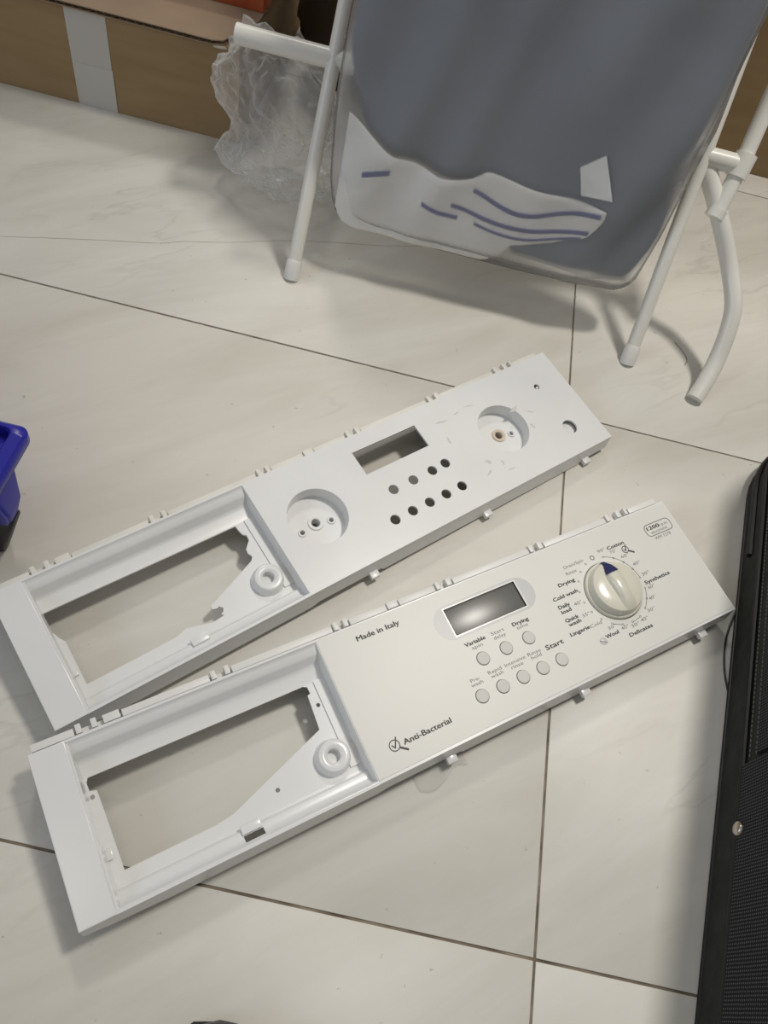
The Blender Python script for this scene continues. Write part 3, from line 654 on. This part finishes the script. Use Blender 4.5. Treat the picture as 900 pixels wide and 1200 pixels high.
# ------------------------------------------------------------------ blue case with black base
M_bl = mat('blue_plastic', (.022, .022, .36), .30); M_bl2 = M_bl; M_bk = mat('black_plastic', (.012, .012, .013), .4)
cs = empty('blue_tool_case', (-.33, .31, 0)); tag(cs, 'blue plastic tool case with hollow lid rim and black base', 'tool case')
def csp(o): o.data.transform(Matrix.Translation((.33, -.31, 0))); return o
def loft(name, secs, m, bev=.006, n=5):
    """secs: (x0,x1,y0,y1,z) rounded rectangles lofted upward"""
    bm = bmesh.new(); R = []
    for x0, x1, y0, y1, z in secs:
        ring = []
        for cx, cy, a0 in ((x1-bev, y1-bev, 0), (x0+bev, y1-bev, 90), (x0+bev, y0+bev, 180), (x1-bev, y0+bev, 270)):
            for k in range(n+1):
                a = math.radians(a0+90*k/n); ring.append(bm.verts.new((cx+bev*math.cos(a), cy+bev*math.sin(a), z)))
        R.append(ring)
    for A, B in zip(R, R[1:]):
        for k in range(len(A)): bm.faces.new((A[k], A[(k+1) % len(A)], B[(k+1) % len(B)], B[k]))
    bm.faces.new(R[0][::-1]); bm.faces.new(R[-1]); return csp(from_bm(name, bm, m, cs, angle=40))
loft('black_base', [(-.44, -.2865, .284, .296, 0), (-.44, -.2850, .283, .298, .004), (-.45, -.2680, .286, .302, .049), (-.45, -.2685, .287, .301, .052)], M_bk, .004)
loft('body', [(-.45, -.2695, .286, .3005, .050), (-.45, -.2672, .284, .3085, .064), (-.45, -.2735, .282, .322, .090)], M_bl2, .004)
loft('grip_rib', [(-.278, -.2705, .283, .291, .052), (-.276, -.2690, .281, .290, .064), (-.279, -.2745, .279, .292, .090)], M_bl, .002)
loft('unseen_shade_block', [(-.60, -.335, .20, .40, 0), (-.60, -.335, .20, .40, .20), (-.60, -.345, .21, .39, .22)], M_bl, .012)  # unseen tall block, added to keep light off the floor at left
def rr(x0, x1, y0, y1, b, n=5):
    return [(cx+b*math.cos(math.radians(a0+90*k/n)), cy+b*math.sin(math.radians(a0+90*k/n))) for cx, cy, a0 in ((x1-b, y1-b, 0), (x0+b, y1-b, 90), (x0+b, y0+b, 180), (x1-b, y0+b, 270)) for k in range(n+1)]
bm = bmesh.new(); R = []
for (x1, y0, y1, b, z) in ((-.2715, .280, .346, .010, .088), (-.2690, .277, .349, .010, .091), (-.2690, .277, .349, .010, .099), (-.2715, .280, .346, .010, .102), (-.2810, .303, .343, .006, .102), (-.2825, .305, .3415, .006, .100), (-.2825, .305, .3415, .006, .088)):
    R.append([bm.verts.new((x, y, z)) for x, y in rr(-.45 if b > .008 else -.44, x1, y0, y1, b)])
for A, B in zip(R, R[1:]+R[:1]):
    for k in range(len(A)): bm.faces.new((A[k], A[(k+1) % len(A)], B[(k+1) % len(B)], B[k]))
csp(from_bm('lid_rim', bm, M_bl, cs, angle=40))
loft('lid_hollow', [(-.445, -.2800, .300, .344, .0885), (-.445, -.2800, .300, .344, .0905)], M_bl, .006)

# ------------------------------------------------------------------ toe of a black shoe, clear film scrap, thread
bm = bmesh.new(); R = []
for t, hw_, h in ((0, .006, .020), (.006, .020, .034), (.018, .033, .044), (.04, .043, .052), (.08, .050, .060), (.13, .048, .072), (.19, .038, .085), (.25, .036, .092), (.29, .030, .085), (.30, .014, .06)):
    ring = []
    for k in range(20):
        a = 2*math.pi*k/20; c, s = math.cos(a), math.sin(a)
        ring.append(bm.verts.new((hw_*math.copysign(abs(c)**.7, c), -t, .012+(h-.012)*(.5+.5*math.copysign(abs(s)**.7, s)))))
    R.append(ring)
for A, B in zip(R, R[1:]):
    for k in range(20): bm.faces.new((A[k], A[(k+1) % 20], B[(k+1) % 20], B[k]))
bm.faces.new(R[0]); bm.faces.new(R[-1][::-1])
shoe = empty('shoe', (-.0035, -.0066, 0)); tag(shoe, 'black rounded shoe toe on the marble floor', 'shoe')
from_bm('upper', bm, mat('black_leather', (.010, .009, .013), .35), shoe, smooth=True)
bm = bmesh.new(); so = [(0.0, .0), (.022, -.004), (.036, -.018), (.046, -.04), (.052, -.08), (.048, -.14), (.038, -.2), (.037, -.26), (.028, -.30)]
add_prism(bm, so+[(-x, y) for x, y in so[:0:-1]], .0, .014, lambda x, y, z: (x, y, z)); from_bm('sole', bm, M_pipe, shoe)

bm = bmesh.new(); g = {}
NX, NY = 16, 8
for i in range(NX+1):
    for j in range(NY+1):
        s_, t = i/NX, j/NY; p = Vector((.100, .166, 0)).lerp(Vector((.138, .198, 0)), s_)+Vector((-.012, .014, 0))*t
        p += Vector((.003*math.sin(5*s_), -.004*math.sin(7*s_), 0))*(1-t)
        g[i, j] = bm.verts.new((p.x, p.y, .0008+.004*max(0, math.sin(3.1*s_))*(1-t)**2+.0012*abs(noise.noise((s_*3, t*2, 2)))))
for i in range(NX):
    for j in range(NY): bm.faces.new((g[i, j], g[i+1, j], g[i+1, j+1], g[i, j+1]))
M_scrap = mat('milky_film', (.8, .8, .78), .3, .5, alpha=.16)
sc = from_bm('film_scrap', bm, M_scrap, None, smooth=True); md = sc.modifiers.new('thick', 'SOLIDIFY'); md.thickness = .0004
sc.data.transform(Matrix.Translation((-.12, -.18, 0))); sc.location = (.12, .18, 0); tag(sc, 'scrap of clear film on the floor beside the printed panel', 'film')
hr = tube('hair_thread', smooth_path([(.330, .7635, .0006), (.339, .752, .0006), (.3445, .738, .0006), (.341, .727, .0006)], 6), .0003, mat('brown_thread', (.2, .15, .1), .7), None, 5)
hr.data.transform(Matrix.Translation((-.34, -.74, 0))); hr.location = (.34, .74, 0); tag(hr, 'fine curled brown hair on the floor beside the bent rack foot', 'hair')
